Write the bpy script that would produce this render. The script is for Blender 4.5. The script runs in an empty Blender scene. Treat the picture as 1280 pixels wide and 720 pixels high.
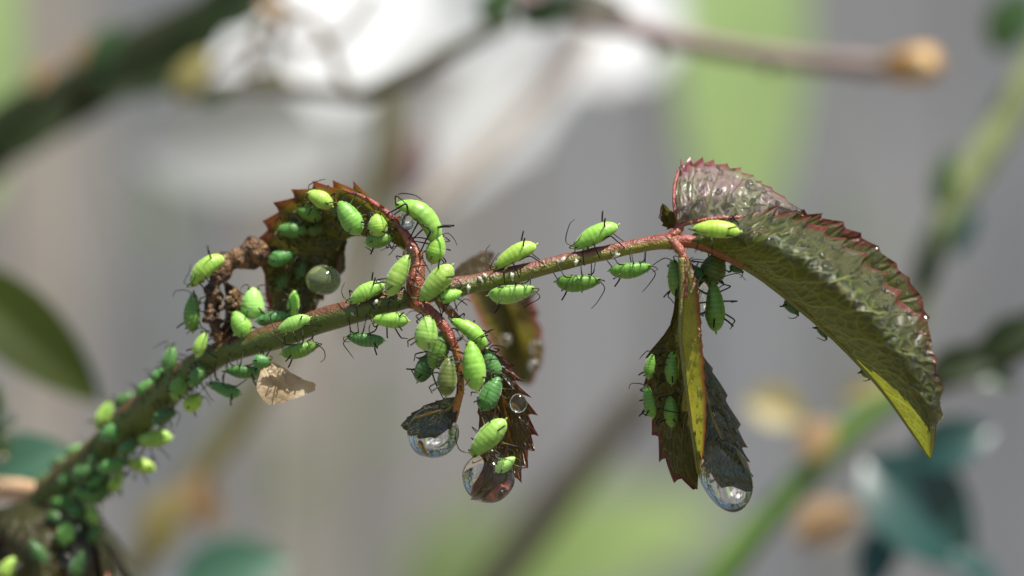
import bpy, math, random
import numpy as np
from mathutils import Vector, Matrix, noise
from mathutils.bvhtree import BVHTree

# ---------------------------------------------------------------- camera, sky, sun, exposure
# scale: 1 unit = 1 cm
SC = bpy.context.scene
COL = SC.collection
random.seed(7)
DIST = 30.0                      # camera to the plane of focus
K = 7.04 / 1280.0                # units per photo pixel on the plane of focus
cam_d = bpy.data.cameras.new('camera')
cam = bpy.data.objects.new('camera', cam_d)
COL.objects.link(cam)
cam.location = (0, -DIST, 0)
cam.rotation_euler = (math.radians(90), 0, 0)
cam_d.sensor_width = 36
cam_d.lens = 36 * DIST / 7.04
cam_d.clip_start = 0.5
cam_d.clip_end = 5000
cam_d.dof.use_dof = True
cam_d.dof.focus_distance = DIST - 0.03
cam_d.dof.aperture_fstop = cam_d.lens * 0.001 / 0.90
cam_d.dof.aperture_blades = 0
SC.camera = cam

SUN = Vector((0.30, -0.27, 0.90)).normalized()
world = bpy.data.worlds.new('World')
SC.world = world
world.use_nodes = True
wn = world.node_tree
sky = wn.nodes.new('ShaderNodeTexSky')
sky.sky_type = 'NISHITA'
sky.sun_disc = False
sky.sun_elevation = math.asin(SUN.z)
sky.sun_rotation = math.atan2(SUN.x, SUN.y)
wn.nodes['Background'].inputs['Strength'].default_value = 0.085
wn.links.new(sky.outputs['Color'], wn.nodes['Background'].inputs['Color'])
sun_d = bpy.data.lights.new('sun', 'SUN')
sun_d.energy = 5.0
sun_d.angle = math.radians(0.5)
sun_d.color = (1.0, 0.965, 0.91)
sun = bpy.data.objects.new('sun', sun_d)
COL.objects.link(sun)
sun.rotation_euler = SUN.to_track_quat('Z', 'Y').to_euler()
SC.view_settings.view_transform = 'Standard'
SC.view_settings.look = 'None'
SC.view_settings.exposure = 0.68
SC.view_settings.gamma = 1.0
SC.render.engine = 'CYCLES'
SC.cycles.use_denoising = True
SC.cycles.max_bounces = 12
SC.cycles.transmission_bounces = 10
SC.cycles.sample_clamp_indirect = 8
SC.cycles.sample_clamp_direct = 0

# ---------------------------------------------------------------- helpers
def P(px, py, dy=0.0):
    """photo pixel at a depth dy behind the plane of focus -> world point"""
    s = (DIST + dy) / DIST
    return Vector(((px - 640) * K * s, dy, (360 - py) * K * s))

def deep(px, dy):
    # the lower stem leans away from the camera
    return dy * (1 + .65 * max(0.0, 260 - px) / 260) if .3 < dy < 3.3 and px < 260 else dy

def S(dy):
    return K * (DIST + dy) / DIST

def catmull(pts, t):
    n = len(pts) - 1
    f = min(max(t, 0.0), 1.0) * n
    i = min(int(f), n - 1)
    u = f - i
    p1, p2 = pts[i], pts[i + 1]
    p0 = pts[i - 1] if i > 0 else p1 * 2 - p2
    p3 = pts[i + 2] if i + 2 <= n else p2 * 2 - p1
    return 0.5 * ((2 * p1) + (p2 - p0) * u + (2 * p0 - 5 * p1 + 4 * p2 - p3) * u * u
                  + (3 * p1 - p0 - 3 * p2 + p3) * u ** 3)

def lerp_list(v, t):
    n = len(v) - 1
    f = min(max(t, 0.0), 1.0) * n
    i = min(int(f), n - 1)
    return v[i] + (v[i + 1] - v[i]) * (f - i)

def mesh_obj(name, verts, faces, mat, parent=None, attrs=None, uvs=None, smooth=True):
    me = bpy.data.meshes.new(name)
    me.from_pydata([tuple(v) for v in verts], [], faces)
    if smooth:
        me.polygons.foreach_set('use_smooth', [True] * len(me.polygons))
    for k, vals in (attrs or {}).items():
        a = me.attributes.new(k, 'FLOAT', 'POINT')
        a.data.foreach_set('value', vals)
    if uvs is not None:
        uvl = me.uv_layers.new(name='UVMap')
        idx = np.zeros(len(me.loops), dtype=np.int32)
        me.loops.foreach_get('vertex_index', idx)
        uvl.data.foreach_set('uv', np.asarray(uvs, dtype=np.float32)[idx].ravel())
    if mat:
        me.materials.append(mat)
    o = bpy.data.objects.new(name, me)
    COL.objects.link(o)
    if parent:
        o.parent = parent
    return o

def empty(name, label, cat, group=None, loc=None):
    o = bpy.data.objects.new(name, None)
    COL.objects.link(o)
    o.empty_display_size = 0.1
    o['label'] = label
    o['category'] = cat
    if group:
        o['group'] = group
    if loc is not None:
        o.location = loc
    return o

def tag(o, label, cat, group=None, kind=None):
    if label: o['label'] = label
    if cat: o['category'] = cat
    if group: o['group'] = group
    if kind: o['kind'] = kind
    return o

BVH_V, BVH_F = [], []
def add_bvh(verts, faces):
    b = len(BVH_V)
    BVH_V.extend(Vector(v) for v in verts)
    BVH_F.extend([tuple(i + b for i in f) for f in faces])

def tube_geo(pts, radii, seg=12, n=40, bump=0.0, seed=0, cap=True, flat=1.0):
    """a tapering tube along a smooth curve; returns verts, faces, up attribute, along attribute"""
    V, F, UP, AL = [], [], [], []
    c = [catmull(pts, i / n) for i in range(n + 1)]
    prev = None
    for i in range(n + 1):
        d = (c[min(i + 1, n)] - c[max(i - 1, 0)]).normalized()
        if prev is None:
            ref = Vector((0, 1, 0)) if abs(d.y) < .9 else Vector((1, 0, 0))
            a = d.cross(ref).normalized()
        else:
            a = (prev - d * prev.dot(d)).normalized()
        prev = a
        b = d.cross(a)
        r = lerp_list(radii, i / n)
        for j in range(seg):
            th = 2 * math.pi * j / seg
            nn = a * math.cos(th) + b * math.sin(th) * flat
            rr = r
            if bump:
                rr *= 1 + bump * noise.noise((c[i] + nn * r) * (1.2 / max(r, .02)) * .35 + Vector((seed, 0, 0)))
            V.append(c[i] + nn * rr)
            UP.append(nn.z * .5 + .5)
            AL.append(i / n)
    for i in range(n):
        for j in range(seg):
            k = (j + 1) % seg
            F.append((i * seg + j, i * seg + k, (i + 1) * seg + k, (i + 1) * seg + j))
    if cap:
        F.append(tuple(range(seg - 1, -1, -1)))
        F.append(tuple(n * seg + j for j in range(seg)))
    return V, F, UP, AL

def tube(name, pts, radii, mat, parent=None, seg=12, n=40, bump=0.0, bvh=False, flat=1.0):
    V, F, UP, AL = tube_geo(pts, radii, seg, n, bump, random.random() * 50, True, flat)
    if bvh:
        add_bvh(V, F)
    return mesh_obj(name, V, F, mat, parent, {'up': UP, 'along': AL})

def px_tube(name, ctrl, rpx, mat, parent=None, **kw):
    pts = [P(*c) for c in ctrl]
    n = len(pts) - 1
    radii = [(rpx[0] + (rpx[-1] - rpx[0]) * i / n if len(rpx) == 2 else rpx[i]) * S(ctrl[i][2]) for i in range(n + 1)]
    return tube(name, pts, radii, mat, parent, **kw)

# ---------------------------------------------------------------- materials
class NT:
    def __init__(self, name):
        self.m = bpy.data.materials.new(name)
        self.m.use_nodes = True
        self.t = self.m.node_tree
        self.b = self.t.nodes['Principled BSDF']
        self.out = self.t.nodes['Material Output']
    def n(self, typ, **kw):
        x = self.t.nodes.new(typ)
        for k, v in kw.items():
            setattr(x, k, v)
        return x
    def l(self, a, b):
        self.t.links.new(a, b)
    def inp(self, node, key, v):
        s = node.inputs[key]
        if isinstance(v, bpy.types.NodeSocket):
            self.l(v, s)
        elif isinstance(v, tuple) and len(v) == 3 and s.type == 'RGBA':
            s.default_value = (*v, 1)
        else:
            s.default_value = v
    def math(self, op, a, b=0.0, c=0.0):
        x = self.n('ShaderNodeMath', operation=op)
        self.inp(x, 0, a); self.inp(x, 1, b); self.inp(x, 2, c)
        return x.outputs[0]
    def ramp(self, f, lo, hi, a=0.0, b=1.0):
        x = self.n('ShaderNodeMapRange', interpolation_type='SMOOTHSTEP')
        for k, v in (('Value', f), ('From Min', lo), ('From Max', hi), ('To Min', a), ('To Max', b)):
            self.inp(x, k, v)
        return x.outputs[0]
    def mix(self, f, a, b):
        x = self.n('ShaderNodeMix', data_type='RGBA')
        self.inp(x, 0, f); self.inp(x, 6, a); self.inp(x, 7, b)
        return x.outputs[2]
    def attr(self, name):
        return self.n('ShaderNodeAttribute', attribute_name=name).outputs['Fac']
    def noise(self, scale, detail=3.0, vec=None, rough=.5):
        x = self.n('ShaderNodeTexNoise')
        x.inputs['Scale'].default_value = scale
        x.inputs['Detail'].default_value = detail
        x.inputs['Roughness'].default_value = rough
        if vec is None:
            vec = self.n('ShaderNodeTexCoord').outputs['Object']
        self.l(vec, x.inputs['Vector'])
        return x.outputs['Fac']
    def bump(self, h, strength, dist, normal=None):
        x = self.n('ShaderNodeBump')
        self.inp(x, 'Height', h)
        x.inputs['Strength'].default_value = strength
        x.inputs['Distance'].default_value = dist
        if normal is not None:
            self.l(normal, x.inputs['Normal'])
        return x.outputs['Normal']
    def set(self, **kw):
        for k, v in kw.items():
            self.inp(self.b, k.replace('_', ' '), v)
    def translucent(self, col, w):
        t = self.n('ShaderNodeBsdfTranslucent')
        self.inp(t, 'Color', col)
        x = self.n('ShaderNodeMixShader')
        self.inp(x, 0, w)
        self.l(self.b.outputs[0], x.inputs[1])
        self.l(t.outputs[0], x.inputs[2])
        self.l(x.outputs[0], self.out.inputs['Surface'])

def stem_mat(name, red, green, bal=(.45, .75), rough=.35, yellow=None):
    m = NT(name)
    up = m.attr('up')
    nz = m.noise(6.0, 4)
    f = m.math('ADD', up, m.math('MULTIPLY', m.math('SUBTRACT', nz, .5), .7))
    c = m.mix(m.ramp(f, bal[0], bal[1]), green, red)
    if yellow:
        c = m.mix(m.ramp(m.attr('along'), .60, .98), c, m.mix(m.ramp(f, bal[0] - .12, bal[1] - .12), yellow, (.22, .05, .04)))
    c = m.mix(m.ramp(m.noise(55.0, 2), .55, .75, 0, .45), c, tuple(min(1, x * 1.9 + .02) for x in green))
    bn = m.bump(m.noise(14.0, 5), .5, .05)
    bn = m.bump(m.noise(70.0, 3), .6, .015, bn)
    m.set(Base_Color=c, Roughness=rough, Normal=bn, Subsurface_Weight=.15, Subsurface_Scale=.04)
    m.b.inputs['Subsurface Radius'].default_value = (1, .6, .2)
    return m.m

def leaf_mat(name, base, vein, edge, trans, tw=.4, nv=9.0, ca=40.0, cb=14.0, rough=.35, wet=0.0,
             wet_from=.5, base2=None, edge_from=.86, bumpd=.03, mottle=None, vein_w=.10, rim=None, rim_from=.5):
    """two-sided leaf: side veins, a net of fine veins with quilted cells, coloured margin, optional water film"""
    m = NT(name)
    uv = m.n('ShaderNodeUVMap', uv_map='UVMap').outputs['UV']
    sp = m.n('ShaderNodeSeparateXYZ')
    m.l(uv, sp.inputs[0])
    t = sp.outputs['X']
    s = m.math('ABSOLUTE', m.math('MULTIPLY_ADD', sp.outputs['Y'], 2.0, -1.0))
    x = m.math('MULTIPLY', m.math('SUBTRACT', t, m.math('MULTIPLY', s, .30)), nv)
    wob = m.math('MULTIPLY', m.math('SUBTRACT', m.noise(5.0, 2), .5), .5)
    fr = m.math('ABSOLUTE', m.math('SUBTRACT', m.math('FRACT', m.math('ADD', x, wob)), .5))
    v1 = m.ramp(fr, 0.0, vein_w, 1.0, 0.0)
    cv = m.n('ShaderNodeCombineXYZ')
    m.l(m.math('MULTIPLY', m.math('SUBTRACT', t, m.math('MULTIPLY', s, .15)), ca), cv.inputs[0])
    m.l(m.math('MULTIPLY', sp.outputs['Y'], cb * 2), cv.inputs[1])
    vo = m.n('ShaderNodeTexVoronoi', feature='DISTANCE_TO_EDGE')
    vo.inputs['Scale'].default_value = 1.0
    m.l(cv.outputs[0], vo.inputs['Vector'])
    ve = vo.outputs['Distance']
    v2 = m.ramp(ve, 0.0, .10, 1.0, 0.0)
    vv = m.math('MAXIMUM', v1, m.math('MULTIPLY', v2, .6))
    n1 = m.noise(3.2, 4)
    c = m.mix(m.ramp(n1, .35, .65), base, base2 or tuple(b * .65 for b in base))
    if mottle:
        c = m.mix(m.ramp(m.noise(7.0, 4), .5, .66, 0, .8), c, mottle)
    c = m.mix(m.math('MULTIPLY', vv, .85), c, vein)
    if rim:
        c = m.mix(m.ramp(m.math('ADD', s, m.math('MULTIPLY', m.math('SUBTRACT', m.noise(4.0, 4), .5), .6)), rim_from, rim_from + .22), c, rim)
    ed = m.ramp(m.math('ADD', s, m.math('MULTIPLY', m.math('SUBTRACT', n1, .5), .25)), edge_from, 1.0)
    c = m.mix(ed, c, edge)
    h = m.math('MULTIPLY_ADD', m.ramp(ve, 0, .35), .5, m.math('MULTIPLY', v1, -.6))
    bn = m.bump(h, .7, bumpd)
    bn = m.bump(m.noise(60.0, 3), .25, .01, bn)
    m.set(Base_Color=c, Roughness=rough, Normal=bn)
    m.b.inputs['Specular IOR Level'].default_value = .5
    if wet:
        w = m.ramp(m.math('ADD', s, m.math('MULTIPLY', m.math('SUBTRACT', m.noise(6.0, 3), .5), .5)),
                   wet_from, wet_from + .25, 0.0, wet)
        m.set(Coat_Weight=w)
        m.b.inputs['Coat Roughness'].default_value = .05
        m.b.inputs['Coat IOR'].default_value = 1.35
        vb = m.n('ShaderNodeTexVoronoi', feature='SMOOTH_F1')
        vb.inputs['Scale'].default_value = 17.0
        m.l(m.n('ShaderNodeTexCoord').outputs['Object'], vb.inputs['Vector'])
        m.set(Coat_Normal=m.bump(m.math('SUBTRACT', 1.0, vb.outputs['Distance']), 1.0, .05))
    tc = m.mix(ed, m.mix(m.math('MULTIPLY', vv, .6), trans, tuple(min(1, x * 1.8) for x in trans)), edge)
    m.translucent(tc, tw)
    return m.m

def plain(name, col, rough=.5, col2=None, scale=3.0, bump=0.0, bscale=20.0, tw=0.0, tcol=None, spec=.5):
    m = NT(name)
    c = m.mix(m.ramp(m.noise(scale, 4), .35, .65), col, col2 or tuple(x * .6 for x in col))
    m.set(Base_Color=c, Roughness=rough)
    m.b.inputs['Specular IOR Level'].default_value = spec
    if bump:
        m.set(Normal=m.bump(m.noise(bscale, 4), .6, bump))
    if tw:
        m.translucent(tcol or col, tw)
    return m.m

def aphid_mat():
    m = NT('aphid_skin')
    oi = m.n('ShaderNodeObjectInfo').outputs['Color']
    seg = m.attr('seg')
    pale = m.mix(.20, oi, (.75, .90, .45))
    dark = m.n('ShaderNodeMix', data_type='RGBA', blend_type='MULTIPLY')
    dark.inputs[0].default_value = 1.0
    m.l(oi, dark.inputs[6]); dark.inputs[7].default_value = (.62, .72, .5, 1)
    c = m.mix(m.ramp(m.noise(11.0, 4), .35, .7), oi, dark.outputs[2])
    c = m.mix(m.math('MULTIPLY', seg, .55), c, pale)
    c = m.mix(m.math('MULTIPLY', m.attr('tail'), .6), c, (.62, .75, .40))
    m.set(Base_Color=c, Roughness=.42, Subsurface_Weight=.85, Subsurface_Scale=.09,
          Normal=m.bump(m.noise(60.0, 3), .22, .01))
    m.b.inputs['Subsurface Radius'].default_value = (.5, 1.0, .25)
    m.b.inputs['Sheen Weight'].default_value = .25
    m.b.inputs['Sheen Roughness'].default_value = .4
    m.b.inputs['Specular IOR Level'].default_value = .35
    return m.m

def water_mat(name='water', rough=.06):
    m = NT(name)
    m.set(Base_Color=(1, 1, 1), Roughness=rough, Transmission_Weight=1.0, IOR=1.333)
    return m.m

M = {}
M['aphid'] = aphid_mat()
M['water'] = water_mat()
M['leaf_tint'] = water_mat('leaf_tint_water', .06)
_b = M['leaf_tint'].node_tree.nodes['Principled BSDF']
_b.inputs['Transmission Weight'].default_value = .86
_b.inputs['Base Color'].default_value = (.62, .74, .38, 1)  # green base colour paints in the leaf light refracted by the drop
M['bead'] = water_mat('water_bead', .13)
def limb_mat():
    m = NT('aphid_limb')
    c = m.mix(m.ramp(m.attr('along'), .16, .34), (.10, .11, .03), (.010, .008, .006))
    m.set(Base_Color=c, Roughness=.45)
    m.b.inputs['Specular IOR Level'].default_value = .25
    return m.m
M['limb'] = limb_mat()
M['eye'] = plain('aphid_eye', (.05, .006, .005), .2)
M['stem'] = stem_mat('stem_bark', (.15, .060, .032), (.085, .120, .016), (.50, .86), .34, (.24, .20, .025))
M['red_stalk'] = stem_mat('red_stalk', (.27, .060, .045), (.26, .10, .035), (.35, .75), .3)
M['orange_stalk'] = stem_mat('orange_stalk', (.24, .040, .025), (.36, .15, .03), (.35, .70), .3)
M['green_rib'] = stem_mat('leaf_rib', (.22, .12, .035), (.17, .17, .035), (.45, .85), .35)
M['leaf_big'] = leaf_mat('leaf_big', (.045, .062, .010), (.22, .24, .06), (.13, .028, .012), (.27, .29, .02), .36,
                         9.0, 40.0, 7.5, .42, wet=.5, wet_from=.62, base2=(.030, .042, .010), mottle=(.075, .035, .022),
                         rim=(.080, .080, .028), rim_from=.70, edge_from=.94, vein_w=.08)
M['leaf_fan'] = leaf_mat('leaf_fan', (.24, .27, .15), (.22, .24, .10), (.24, .05, .05), (.46, .42, .2), .45,
                         7.0, 14.0, 5.0, .3, wet=.6, wet_from=-.4, base2=(.30, .19, .21), edge_from=.86, mottle=(.28, .17, .20), vein_w=.05)
M['leaf_strip'] = leaf_mat('leaf_strip', (.24, .26, .04), (.34, .30, .06), (.40, .10, .03), (.75, .70, .05), .5,
                           12.0, 60.0, 6.0, .3, wet=.5, wet_from=.0, edge_from=.72)
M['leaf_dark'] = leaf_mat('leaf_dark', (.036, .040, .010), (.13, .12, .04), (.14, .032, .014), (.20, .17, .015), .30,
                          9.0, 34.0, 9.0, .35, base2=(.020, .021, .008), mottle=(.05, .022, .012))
M['leaf_brown'] = leaf_mat('leaf_brown', (.045, .027, .011), (.14, .10, .03), (.15, .026, .014), (.22, .13, .015), .28,
                           8.0, 26.0, 9.0, .3, base2=(.022, .018, .008), mottle=(.04, .04, .010), edge_from=.8, wet=.6, wet_from=.1)
M['leaf_wet'] = leaf_mat('leaf_wet', (.040, .046, .018), (.11, .11, .045), (.10, .03, .015), (.10, .12, .02), .2,
                         8.0, 26.0, 7.0, .28, wet=.6, wet_from=-.3, base2=(.022, .024, .012), mottle=(.05, .03, .015))
M['leaf_arch'] = leaf_mat('leaf_arch', (.045, .055, .010), (.15, .13, .03), (.26, .055, .025), (.26, .22, .012), .32,
                          9.0, 34.0, 8.0, .35, wet=.6, wet_from=.2, base2=(.022, .026, .008), edge_from=.82, mottle=(.03, .018, .01))
M['stub'] = plain('dry_stub', (.66, .42, .24), .6, (.50, .28, .14), 5.0, .02, 20.0)
M['leaf_far'] = leaf_mat('leaf_far', (.055, .050, .014), (.12, .10, .03), (.28, .07, .05), (.20, .17, .02), .3,
                         8.0, 26.0, 7.0, .35, wet=.9, wet_from=.1, edge_from=.75, mottle=(.085, .035, .035))
M['leaf_dull'] = plain('leaf_dull', (.020, .026, .008), .7, (.030, .024, .010), 6.0, .03, 12.0, .15, (.06, .06, .01), spec=.15)
M['husk'] = plain('dry_husk', (.58, .46, .30), .6, (.40, .28, .15), 5.0, .02, 30.0, .5, (.7, .55, .34))
M['withered'] = plain('withered', (.22, .11, .04), .5, (.018, .011, .006), 13.0, .14, 22.0)
M['crumb'] = plain('crumb', (.26, .15, .05), .6, (.05, .028, .012), 22.0, .06, 35.0)
M['gland'] = plain('gland_hair', (.35, .12, .08), .4)

# ---------------------------------------------------------------- leaf builder
LEAF = {}
def leaf(name, parent, mat, mid, sides, teeth=10, depth=7.0, ns=10, rib=None, ribmat=None, key=None,
         pucker=.03, nv=9, bvh=True, label=None, depth2=None):
    """mid: stations (px, py, dy); sides: lists of curves from the midrib outwards, the last one is the margin"""
    midp = [P(*c) for c in mid]
    V, F, UV = [], [], []
    ts = []
    cuts = [0.0] + [i + .55 * noise.noise(Vector((i * 2.37 + .3, .4, teeth * 1.3))) for i in range(1, teeth)] + [float(teeth)]
    for i in range(teeth):
        for f in (0.0, .22, .45, .66, .84):
            ts.append(((cuts[i] + f * (cuts[i + 1] - cuts[i])) / teeth, f))
    ts.append((1.0, 0.0))
    grids = []
    for si, curves in enumerate(sides):
        cps = [[P(*c) for c in cv] for cv in curves]
        base = len(V)
        rows = []
        for (t, f) in ts:
            m0 = catmull(midp, t)
            ks = [m0] + [catmull(cp, t) for cp in cps]
            rows.append([catmull(ks, j / ns) for j in range(ns + 1)])
        nt = len(ts)
        for i, (t, f) in enumerate(ts):
            for j in range(ns + 1):
                s = j / ns
                p = rows[i][j].copy()
                du = rows[min(i + 1, nt - 1)][j] - rows[max(i - 1, 0)][j]
                dv = rows[i][min(j + 1, ns)] - rows[i][max(j - 1, 0)]
                nn = du.cross(dv)
                if nn.length > 1e-9:
                    nn.normalize()
                    q = abs(math.sin(math.pi * (t - .3 * s) * nv)) * 4 * s * (1 - s)
                    q += .8 * noise.noise(rows[i][j] * 5.0) * min(1, 3 * s)
                    p += nn * pucker * q * math.sin(math.pi * min(1, t * 1.2 + .05)) * (1 if si == 0 else -1)
                if s > .72 and du.length > 1e-9 and dv.length > 1e-9:
                    w = ((s - .72) / .28) ** 1.6
                    tf = {0.0: 0.0, .22: .22, .45: .55, .66: 1.0, .84: .35}[f]
                    jit = .75 + .5 * noise.noise(Vector((int(t * teeth) * 3.7 + si * 11, .5, .2)))
                    hh = (depth if si == 0 or depth2 is None else depth2) * K * tf * w * jit * min(1.0, 6 * (1 - t) + .35) * min(1.0, 8 * t + .2)
                    p += (dv.normalized() + (rows[i][ns] - rows[i][0]).normalized()).normalized() * hh * .9 + du.normalized() * hh * .55 + Vector((0, 1, 0)) * hh * .25 * noise.noise(Vector((int(t * teeth) * 1.7, si * 5, .7)))
                V.append(p)
                UV.append((t, .5 + .5 * s * (1 if si == 0 else -1)))
        for i in range(nt - 1):
            for j in range(ns):
                a = base + i * (ns + 1) + j
                q = (a, a + 1, a + ns + 2, a + ns + 1)
                F.append(q if si == 0 else q[::-1])
        grids.append((base, nt, ns))
    o = mesh_obj(name, V, F, mat, parent, uvs=UV)
    if label:
        o['label'] = label
    if bvh:
        add_bvh(V, F)
    if rib:
        rr = [rib[0] + (rib[1] - rib[0]) * i / (len(mid) - 1) for i in range(len(mid))]
        tube('midrib', midp, [r * K for r in rr], ribmat or M['green_rib'], o, seg=10, n=40, bump=.1, bvh=bvh)
    if key:
        LEAF[key] = (V, grids)
    return o

def leaf_at(key, t, s, side=0):
    V, grids = LEAF[key]
    b, nt, ns = grids[side]
    i = min(int(t * (nt - 1)), nt - 2)
    j = min(int(s * ns), ns - 1)
    a = b + i * (ns + 1) + j
    p00, p01, p10, p11 = V[a], V[a + 1], V[a + ns + 1], V[a + ns + 2]
    fu, fv = t * (nt - 1) - i, s * ns - j
    p = (p00 * (1 - fu) + p10 * fu) * (1 - fv) + (p01 * (1 - fu) + p11 * fu) * fv
    n = (p10 - p00).cross(p01 - p00)
    if n.length > 1e-12:
        n.normalize()
    return p, n

def off(curve, dx, dy, dz=0.0, fade=True):
    n = len(curve) - 1
    return [(c[0] + dx * w, c[1] + dy * w, c[2] + dz * w)
            for i, c in enumerate(curve) for w in [math.sin(math.pi * i / n) ** .6 if fade else 1.0]]

# ---------------------------------------------------------------- setting
def setting():
    gm = plain('soil', (.16, .13, .10), .9, (.09, .08, .05), .05, .8, .3)
    n = 40
    V = [(-600 + 1200 * i / n, -600 + 1200 * j / n, -58 + 2.2 * noise.noise(Vector((i * .7, j * .7, 0)))) for j in range(n + 1) for i in range(n + 1)]
    F = [(j * (n + 1) + i, j * (n + 1) + i + 1, (j + 1) * (n + 1) + i + 1, (j + 1) * (n + 1) + i) for j in range(n) for i in range(n)]
    tag(mesh_obj('ground', V, F, gm), 'bare garden soil below the plants', 'ground', kind='structure')
    fence = empty('board_fence', 'weathered grey and beige vertical board fence, far out of focus behind the shoot', 'fence', loc=(0, 138, -58))
    cols = [(.245, .246, .246), (.29, .272, .248), (.222, .226, .230), (.35, .312, .262), (.26, .254, .250)]
    mats = []
    for i, c in enumerate(cols):
        mats.append(plain('weathered_board_%d' % i, c, .8, tuple(x * .78 for x in c), .12, .05, 2.0, spec=.2))
    # photo px boundaries of boards across the frame, then repeating beyond it
    s = (DIST + 138) / DIST * K
    xs = [-1100, -930, -760, -590, -420, -260, -110, -15, 125, 300, 440, 640, 850, 1030, 1210, 1390, 1560, 1730, 1900, 2070, 2240, 2410]
    kinds = [0, 1, 2, 3, 0, 4, 2, 3, 2, 3, 1, 4, 0, 4, 2, 0, 1, 2, 3, 0, 4]
    for i in range(len(xs) - 1):
        x0, x1 = (xs[i] - 640) * s + .12, (xs[i + 1] - 640) * s - .12
        yo = random.uniform(-.35, .35)
        zt = 112 + random.uniform(-1, 1)
        vs = [(x, y + yo, z) for z in (0, zt) for (x, y) in ((x0, -.9), (x1, -.9), (x1, .9), (x0, .9))]
        fs = [(0, 1, 5, 4), (1, 2, 6, 5), (2, 3, 7, 6), (3, 0, 4, 7), (4, 5, 6, 7), (3, 2, 1, 0)]
        mesh_obj('board', vs, fs, mats[kinds[i]], fence, smooth=False)
    for z in (25, 90):
        vs = [(x, y, zz) for zz in (z, z + 6) for (x, y) in ((-58, 1.6), (58, 1.6), (58, 4), (-58, 4))]
        mesh_obj('rail', vs, [(0, 1, 5, 4), (1, 2, 6, 5), (2, 3, 7, 6), (3, 0, 4, 7), (4, 5, 6, 7), (3, 2, 1, 0)], mats[0], fence, smooth=False)
def hedge():  # added out of frame to dim the rear sky and green the drop refractions
    rnd = random.Random(21)
    e = empty('added_hedge', 'added unseen hedge beyond the board fence, blocking rear sky light', 'hedge', loc=(0, 190, -58))
    V, F = [], []
    for i in range(9000):
        c = Vector((rnd.uniform(-330, 330), rnd.uniform(-28, 40), 0))
        c.z = rnd.uniform(20, 330 + 40 * noise.noise(Vector((c.x * .02, 3, 0))))
        a = Vector((rnd.uniform(-1, 1), rnd.uniform(-1, 1), rnd.uniform(-1, 1))).normalized()
        b = a.orthogonal().normalized()
        L, W = rnd.uniform(6, 11), rnd.uniform(3, 5)
        q = len(V)
        V += [c - a * L, c + b * W, c + a * L, c - b * W]
        F.append((q, q + 1, q + 2, q + 3))
    m = plain('added_hedge_leaf', (.07, .11, .02), .5, (.13, .15, .03), .02, tw=.3, tcol=(.22, .28, .03))
    f = mesh_obj('foliage', V, F, m, e, smooth=False)
    f['kind'] = 'stuff'
    bark = plain('added_hedge_bark', (.07, .05, .035), .8)
    for x in range(-300, 301, 100):
        tube('trunk', [Vector((x, 5, 0)), Vector((x + 6, 8, 120)), Vector((x - 4, 5, 280))], [7, 5, 2], bark, e, n=10)
setting()
hedge()

# ---------------------------------------------------------------- out-of-focus plants behind
def bg_leaf(name, parent, cx, cy, L, W, ang, dy, mat, tilt=.3, curl=.25, label=None, cat=None, group=None, yaw=0.0, z_bulge=None):
    """a curved oval leaf; L, W in photo px at its own depth"""
    s = S(dy)
    c = P(cx, cy, dy)
    nu, nv = 14, 6
    V, F, UV = [], [], []
    a = math.radians(ang)
    ax = Vector((math.cos(a), yaw, math.sin(a))).normalized()
    side = Vector((-math.sin(a), tilt, math.cos(a))).normalized()
    nrm = ax.cross(side).normalized()
    for i in range(nu + 1):
        u = i / nu
        w = math.sin(math.pi * u ** .85) ** .75 * W * .5 * s
        for j in range(-nv, nv + 1):
            v = j / nv
            p = ax * (u - .5) * L * s + side * v * w
            p += nrm * (curl * L * s * ((u - .5) ** 2) * -1.2 + curl * W * s * abs(v) * .6 * w / (W * .5 * s + 1e-6))
            V.append(p)
            UV.append((u, v * .5 + .5))
    k = 2 * nv + 1
    for i in range(nu):
        for j in range(2 * nv):
            q = i * k + j
            F.append((q, q + 1, q + k + 1, q + k))
    if parent is not None:
        V = [v + c - parent.location for v in V]
        o = mesh_obj(name, V, F, mat, parent, uvs=UV)
    else:
        o = mesh_obj(name, V, F, mat, None, uvs=UV)
        o.location = c
        tag(o, label, cat, group)
    return o

def bg_stem(name, parent, ctrl, rpx, mat, **kw):
    o = px_tube(name, ctrl, rpx, mat, None, **kw)
    if parent is not None:
        o.data.transform(Matrix.Translation(-parent.location))
        o.parent = parent
    return o

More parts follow.
